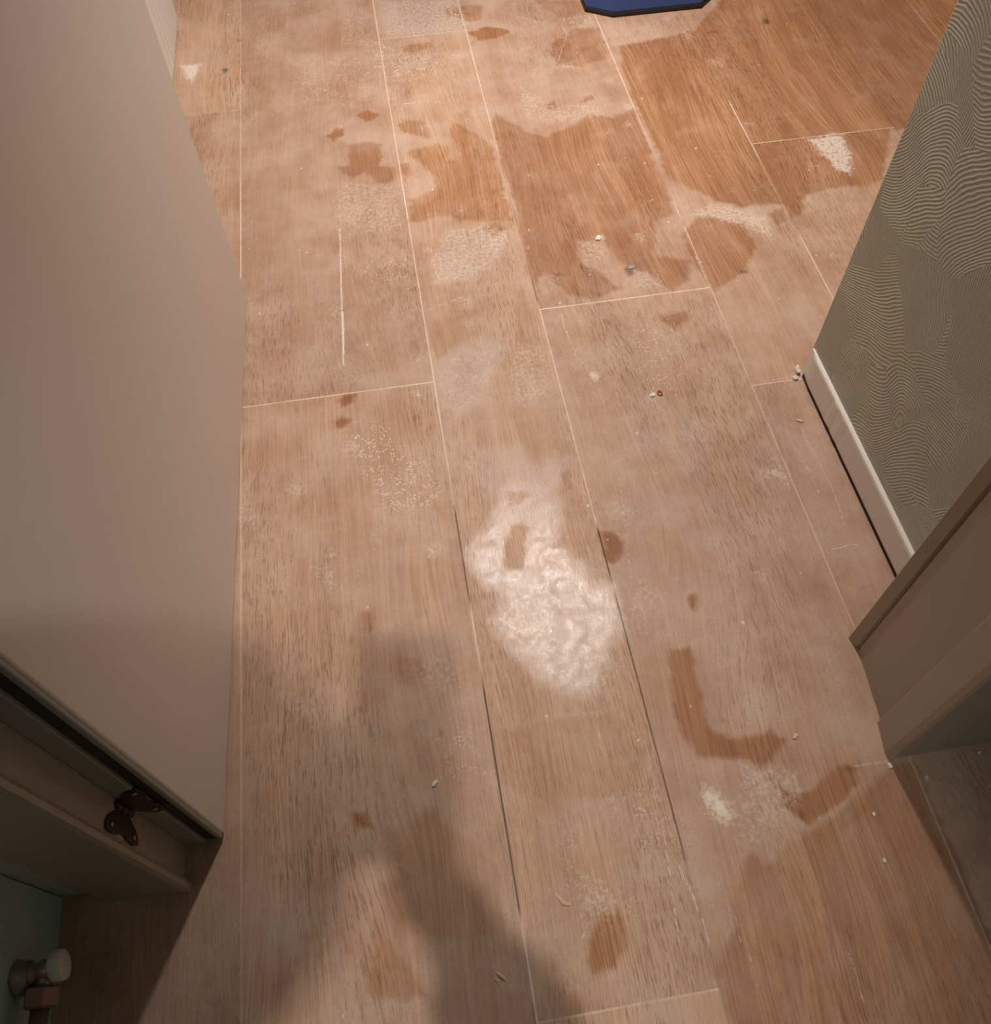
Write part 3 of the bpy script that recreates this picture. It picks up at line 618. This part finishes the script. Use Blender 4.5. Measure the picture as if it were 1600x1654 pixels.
# white ribbed panel unit beyond the open door
def ribbed():
    r = tag(empty('ribbed_cabinet', (-.48, 2.17, 0)), 'white vertically ribbed cabinet side behind the top of the open door', 'cabinet')
    bm = B(); pts = []; y0, y1, x = 2.005, 2.338, -.461; n = 8; p = (y1 - y0) / n
    for i in range(n):
        a = y0 + i * p
        pts += [(x, a + .0030), (x, a + p - .0030), (x - .007, a + p - .0022), (x - .007, a + p + .0022)]
    pts = [(-.499, y0)] + pts[:-2] + [(x, y1), (-.499, y1)]
    prism(bm, pts, .002, 1.2); obj('ribbed_side', bm, M['ribbed'], r).location = (.48, -2.17, 0)
    bm = B(); bx(bm, -.499, -.459, 2.0, 2.342, 1.2, 1.222, .003); obj('top', bm, M['ribbed'], r).location = (.48, -2.17, 0)
ribbed()

# blue box with black rim
def blue_box():
    r = tag(empty('storage_box', (.72, 2.35, 0)), 'blue plastic box with chamfered corners and black rim at the top edge of view', 'box')
    def ring(s):  # chamfered footprint, anticlockwise from the near left
        w_, d_ = .164, .22; c1, c2 = .062, .040
        P = [(-w_, -d_ + c2), (-w_ + c1, -d_), (w_ - c2, -d_), (w_, -d_ + c2), (w_, d_ - c2), (w_ - c1, d_), (-w_ + c1, d_), (-w_, d_ - c2)]
        return [(x * s, y * s) for x, y in P]
    def loft(levels, name, mat):
        bm = B(); R = []
        for s, z in levels: R.append([bm.verts.new((x, y, z)) for x, y in ring(s)])
        for a, b in zip(R, R[1:]):
            for i in range(8): bm.faces.new((a[i], a[(i + 1) % 8], b[(i + 1) % 8], b[i]))
        bm.faces.new(R[0][::-1]); bm.faces.new(R[-1]); bmesh.ops.recalc_face_normals(bm, faces=bm.faces[:])
        return obj(name, bm, mat, r)
    loft([(.985, .0), (1.0, .002), (1.006, .005), (1.006, .009), (1.0, .011)], 'rim', M['rubber'])
    loft([(.990, .011), (.992, .014), (.992, .105), (.97, .118), (.90, .122)], 'body', M['blue'])
    bm = B(); bx(bm, -.06, .06, -.012, .012, .150, .162, .004); bx(bm, -.06, -.046, -.010, .010, .121, .152, .003); bx(bm, .046, .06, -.010, .010, .121, .152, .003)
    obj('handle', bm, M['rubber'], r)
blue_box()

# crumbs and chips lying on the floor
def crumb(name, x, y, sx, sy, sz, rot, mat, label, cat, seed, group=None):
    rg = random.Random(seed); bm = B(); bmesh.ops.create_icosphere(bm, subdivisions=2, radius=1.0)
    for v in bm.verts:
        k = 1 + rg.uniform(-.28, .22); v.co = Vector((v.co.x * sx * k, v.co.y * sy * k, max(-.55, v.co.z) * sz * k + sz * .55))
    zmin = min(v.co.z for v in bm.verts)
    for v in bm.verts: v.co.z -= zmin
    o = obj(name, bm, mat); o.location = (x, y, .0002); o.rotation_euler = (0, 0, rot)
    return tag(o, label, cat, group)
def curl(name, pts, wd, mat, label, cat):
    """thin splinter swept along points"""
    bm = B(); rows = []
    for i, (x, y, z) in enumerate(pts):
        a = Vector(pts[max(0, i - 1)]); b = Vector(pts[min(len(pts) - 1, i + 1)]); t = (b - a).normalized(); s = Vector((-t.y, t.x, 0)).normalized()
        wv = wd * (.35 + .65 * math.sin(math.pi * (i + .5) / len(pts))); p = Vector((x, y, z))
        rows.append([bm.verts.new(p - s * wv), bm.verts.new(p + Vector((0, 0, wv * .7))), bm.verts.new(p + s * wv)])
    for a, b in zip(rows, rows[1:]):
        for j in range(3): bm.faces.new((a[j], a[(j + 1) % 3], b[(j + 1) % 3], b[j]))
    bm.faces.new(rows[0]); bm.faces.new(rows[-1][::-1]); bmesh.ops.recalc_face_normals(bm, faces=bm.faces[:])
    return tag(obj(name, bm, mat), label, cat)
crumb('wood_crumb', .437, .309, .0042, .0034, .0026, .4, M['chipwood'], 'pale torn wood crumb on the planks left of the right door frame', 'crumb', 3)
curl('wood_splinter', [(.080, .169, .0006), (.085, .162, .0022), (.088, .157, .0040), (.092, .155, .0024), (.097, .154, .0006)], .0022, M['chipwood'], 'curled pale splinter above the dark oval stain at bottom centre', 'splinter')
curl('wood_splinter', [(-.006, .096, .0006), (-.001, .092, .0030), (.003, .088, .0026), (.005, .084, .0006)], .0018, M['chipwood'], 'bent tan splinter on the shadowed plank edge at the bottom', 'splinter')
curl('wood_splinter', [(-.008, .090, .0006), (-.004, .086, .0024), (-.004, .081, .0006)], .0015, M['chipwood'], 'shorter tan splinter lying beside the bent one at the bottom', 'splinter')
bm = B(); n1, n2 = 20, 8
for i in range(n1):
    a = i / n1 * 2 * math.pi
    for j in range(n2):
        b = j / n2 * 2 * math.pi; r = .0036 + .0013 * math.cos(b)
        bm.verts.new((r * math.cos(a), r * math.sin(a) * 1.25, .0013 + .0013 * math.sin(b)))
bm.verts.ensure_lookup_table()
for i in range(n1):
    for j in range(n2):
        bm.faces.new([bm.verts[k] for k in (i * n2 + j, ((i + 1) % n1) * n2 + j, ((i + 1) % n1) * n2 + (j + 1) % n2, i * n2 + (j + 1) % n2)])
bmesh.ops.recalc_face_normals(bm, faces=bm.faces[:])
o = tag(obj('small_ring', bm, M['amber'], None, True), 'tiny reddish brown ring on the plank left of the skirting end', 'ring'); o.location = (.415, .925, .0002)
crumb('plaster_crumb', .401, .923, .0060, .0040, .0018, .3, M['plaster'], 'flat whitish plaster crumb beside the tiny reddish ring', 'crumb', 8)
crumb('plaster_crumb', .400, 1.333, .0075, .0060, .0030, .8, M['plaster'], 'cream plaster crumb on the brown cleaned patch in the upper middle', 'crumb', 11)
crumb('plaster_crumb', -.050, .326, .0050, .0028, .0022, .9, M['plaster'], 'small white plaster flake in the shadow right of the door corner', 'crumb', 12)
crumb('plaster_crumb', .655, .917, .0055, .0050, .0036, .2, M['plaster'], 'white plaster lump at the end of the short cross joint by the skirting', 'crumb', 14)
crumb('plaster_crumb', .664, .932, .0045, .0090, .0060, -.3, M['plaster'], 'broken plaster lump stuck at the corner where the skirting ends', 'crumb', 15)
crumb('plaster_crumb', .501, .195, .0024, .0030, .0018, 0, M['plaster'], 'tiny white grain on the planks just below the right door frame', 'crumb', 16)
crumb('plaster_crumb', .492, .140, .0022, .0028, .0016, 0, M['plaster'], 'tiny white grain nearer the bottom edge right of centre', 'crumb', 17)
crumb('plaster_crumb', .668, .248, .0028, .0028, .0020, 0, M['plaster'], 'tiny white grain in the dark strip under the right door frame face', 'crumb', 18)
crumb('plaster_crumb', .546, .2505, .0030, .0040, .0022, .4, M['plaster'], 'white grain touching the lowest corner of the right door frame', 'crumb', 19)
crumb('wood_crumb', .631, .825, .0065, .0028, .0020, -.5, M['chipwood'], 'pale crumb at the top of the white scrape along the skirting', 'crumb', 21)
crumb('stone_chip', .444, 1.242, .0070, .0050, .0016, .3, M['edge'], 'grey flake on the brown patch above the long cross joint', 'chip', 22)

# downlights that light the place
for i, (x, y, pw, rad, colr, cone, blend, aim) in enumerate(LAMPS):
    lab = ['ceiling downlight just beyond the doorway', 'ceiling downlight further along the hall', 'ceiling downlight at the far end of the hall', 'ceiling downlight in the room to the right', 'ceiling downlight in the small room behind the camera'][i]
    r = tag(empty('ceiling_light', (x, y, CEIL)), lab, 'light', 'recessed ceiling lights')
    bm = B(); lathe(bm, [(0, rad + .022), (.004, rad + .02), (.006, rad + .004)], (0, 0, 0), (0, 0, -1), 32); obj('bezel', bm, M['white_cap'], r, True)
    bm = B(); lathe(bm, [(.0062, rad), (.0068, rad * .98)], (0, 0, 0), (0, 0, -1), 32); obj('diffuser', bm, M['glow'], r)
    if cone:
        ld = bpy.data.lights.new('lamp', 'SPOT'); ld.spot_size = math.radians(cone); ld.spot_blend = blend; ld.shadow_soft_size = rad
    else:
        ld = bpy.data.lights.new('lamp', 'AREA'); ld.shape = 'DISK'; ld.size = rad * 2
    ld.energy = pw; ld.color = colr
    lo = bpy.data.objects.new('lamp', ld); C.objects.link(lo); lo.parent = r; lo.location = (0, 0, -.012)
    if aim: lo.rotation_euler = Vector((aim[0] - x, aim[1] - y, -CEIL)).to_track_quat('-Z', 'Y').to_euler()

x, y, rad, pw, colr = FILL_PANEL  # added fill light, dressed as a ceiling fitting out of view
r = tag(empty('ceiling_light', (x, y, CEIL)), 'added unseen fill light, a wide dim cool disc in the small room behind the camera', 'light', 'recessed ceiling lights')
bm = B(); lathe(bm, [(0, rad + .03), (.01, rad + .028), (.012, rad + .004)], (0, 0, 0), (0, 0, -1), 40); obj('bezel', bm, M['white_cap'], r, True)
bm = B(); lathe(bm, [(.0122, rad), (.013, rad * .98)], (0, 0, 0), (0, 0, -1), 40); obj('diffuser', bm, M['white_cap'], r)
ld = bpy.data.lights.new('lamp', 'AREA'); ld.shape = 'DISK'; ld.size = rad * 2; ld.energy = pw; ld.color = colr
lo = bpy.data.objects.new('lamp', ld); C.objects.link(lo); lo.parent = r; lo.location = (0, 0, -.02)

# the person taking the picture, standing in the small room (throws the shadow on the floor)
def skin(name, verts, edges, radii, mat, parent, sub=2, root=0):
    me = bpy.data.meshes.new(name); me.from_pydata(verts, edges, []); me.update()
    o = bpy.data.objects.new(name, me); C.objects.link(o); me.materials.append(mat)
    md = o.modifiers.new('skin', 'SKIN'); md.use_smooth_shade = True
    for i, r in enumerate(radii):
        r = r if isinstance(r, tuple) else (r, r); me.skin_vertices[0].data[i].radius = r
    me.skin_vertices[0].data[root].use_root = True
    s = o.modifiers.new('sub', 'SUBSURF'); s.levels = sub; s.render_levels = sub
    if parent is not None: o.parent = parent
    return o
def person():
    px, py = -.22, -.43
    r = tag(empty('person', (0, 0, 0)), 'person in grey top and dark jeans holding a phone out over the floor, looking down', 'person')
    J = {'pel': (px, py - .02, .92), 'spine': (px + .02, py + .02, 1.08), 'chest': (px + .01, py + .05, 1.20), 'neck': (px + .035, py + .12, 1.33), 'nk2': (px + .065, py + .17, 1.375), 'head': (px + .098, py + .230, 1.43), 'crown': (px + .098, py + .258, 1.49),
         'shl': (px - .15, py + .08, 1.25), 'shr': (px + .18, py + .06, 1.25), 'ell': (px - .055, py + .255, 1.03), 'elr': (px + .26, py + .14, 1.03), 'wrl': (-.125, -.080, 1.075), 'wrr': (.002, -.165, 1.050),
         'hl': (-.088, -.060, 1.100), 'hr': (.000, -.128, 1.060),
         'hipl': (px - .09, py, .88), 'hipr': (px + .09, py, .88), 'knl': (px - .11, py + .03, .48), 'knr': (px + .10, py + .03, .48), 'anl': (px - .11, py - .02, .09), 'anr': (px + .10, py - .02, .09), 'tol': (px - .12, py + .13, .035), 'tor': (px + .12, py + .13, .035)}
    R = {'pel': (.105, .08), 'spine': (.10, .075), 'chest': (.10, .06), 'neck': .045, 'nk2': .05, 'head': (.078, .092), 'crown': (.065, .075), 'shl': .046, 'shr': .046, 'ell': .043, 'elr': .043, 'wrl': .028, 'wrr': .028, 'hl': .030, 'hr': .030,
         'hipl': .085, 'hipr': .085, 'knl': .055, 'knr': .055, 'anl': .036, 'anr': .036, 'tol': .030, 'tor': .030}
    E = [('pel', 'spine'), ('spine', 'chest'), ('chest', 'neck'), ('neck', 'nk2'), ('nk2', 'head'), ('head', 'crown'), ('chest', 'shl'), ('chest', 'shr'), ('shl', 'ell'), ('shr', 'elr'), ('ell', 'wrl'), ('elr', 'wrr'), ('wrl', 'hl'), ('wrr', 'hr'),
         ('pel', 'hipl'), ('pel', 'hipr'), ('hipl', 'knl'), ('hipr', 'knr'), ('knl', 'anl'), ('knr', 'anr'), ('anl', 'tol'), ('anr', 'tor')]
    V = list(J); ix = {k: i for i, k in enumerate(V)}
    verts = [J[k] for k in V]; rad = [R[k] for k in V]; ed = [(ix[a], ix[b]) for a, b in E]
    # fingers: rooted in the palm, bent round the phone
    for side, h, sx in (('l', J['hl'], 1), ('r', J['hr'], -1)):
        for k in range(4):
            b = (h[0] + sx * .006, h[1] - .018 + k * .015, h[2] - .012 + k * .008); L = (.030, .034, .032, .025)[k]
            p = [(b[0] + sx * L * .5, b[1] + .003, b[2] - .012), (b[0] + sx * L * .95, b[1] + .006, b[2] - .008), (b[0] + sx * L * 1.2, b[1] + .008, b[2] + .002)]
            st = ix['hl'] if side == 'l' else ix['hr']
            for q in p: verts.append(q); rad.append(.0085); ed.append((st, len(verts) - 1)); st = len(verts) - 1
        st = ix['h' + side]
        for q in ((h[0] + sx * .012, h[1] - .012, h[2] + .028), (h[0] + sx * .030, h[1] + .004, h[2] + .036)):
            verts.append(q); rad.append(.010); ed.append((st, len(verts) - 1)); st = len(verts) - 1
    body = skin('body', verts, ed, rad, M['skin'], r, 2, 0)
    # sweater and jeans: the same joints, a little wider, ending at neck, cuffs and waist
    def cloth(name, keys, edges, grow, mat, root):
        torso = {'pel', 'spine', 'chest'}
        id2 = {k: i for i, k in enumerate(keys)}
        rr_ = [tuple(v + grow + (.058 if k in torso else 0) for v in (R[k] if isinstance(R[k], tuple) else (R[k], R[k]))) for k in keys]
        skin(name, [J[k] for k in keys], [(id2[a], id2[b]) for a, b in edges], rr_, mat, r, 2, id2[root])
    cloth('sweater', ['pel', 'spine', 'chest', 'neck', 'shl', 'shr', 'ell', 'elr', 'wrl', 'wrr'], [e for e in E[:3] + E[6:12]], .016, M['cloth'], 'pel')
    cloth('jeans', ['pel', 'hipl', 'hipr', 'knl', 'knr', 'anl', 'anr'], [('pel', 'hipl'), ('pel', 'hipr'), ('hipl', 'knl'), ('hipr', 'knr'), ('knl', 'anl'), ('knr', 'anr')], .013, M['denim'], 'pel')
    for s, k in ((-1, 'anl'), (1, 'anr')):
        a = J[k]; bm = B(); bx(bm, a[0] - .045, a[0] + .045, a[1] - .06, a[1] + .21, .001, .075, .03, 4); obj('shoe', bm, M['rubber'], r, True)
    hd = Vector(J['head'])
    bm = B(); bmesh.ops.create_uvsphere(bm, u_segments=24, v_segments=16, radius=1)
    for v in bm.verts: v.co = Vector((v.co.x * .088, v.co.y * .104 - .012, v.co.z * .10 + .02 if v.co.y < .35 else v.co.z * .06 + .055))
    o = obj('hair', bm, M['hair'], r, True); o.location = hd
    for s in (-1, 1):
        bm = B(); bmesh.ops.create_uvsphere(bm, u_segments=12, v_segments=8, radius=.012); o = obj('eye', bm, M['white_cap'], r, True); o.location = hd + Vector((s * .032, .080, -.01))
        bm = B(); bmesh.ops.create_uvsphere(bm, u_segments=12, v_segments=8, radius=1)
        for v in bm.verts: v.co = Vector((v.co.x * .009, v.co.y * .018, v.co.z * .030))
        o = obj('ear', bm, M['skin'], r, True); o.location = hd + Vector((s * .082, .0, -.01))
    bm = B(); lathe(bm, [(0, .006), (.02, .009), (.04, .012), (.046, .005)], (0, 0, 0), (0, .35, -1), 12); o = obj('nose', bm, M['skin'], r, True); o.location = hd + Vector((0, .088, .01))
    bm = B(); bx(bm, -.022, .022, -.004, .004, -.005, .005, .003); o = obj('mouth', bm, M['amber'], r, True); o.location = hd + Vector((0, .088, -.055))
    # phone, lens at the camera point
    ph = tag(empty('phone', (0, 0, 0)), 'black phone held flat in both hands over the floor', 'phone')
    ph.matrix_world = Matrix((Rv, Uv, -Fv)).transposed().to_4x4(); ph.location = Vector((0, 0, 1.15)) - Fv * .016
    obj('phone_body', bx(B(), -.050, .026, -.140, .020, -.0045, .0045, .003, 3), M['phone'], ph)
    bm = B(); lathe(bm, [(0, .008), (.0015, .008), (.0016, .0065)], (0, 0, -.0045), (0, 0, -1), 20); obj('lens', bm, M['phone'], ph, True)
person()
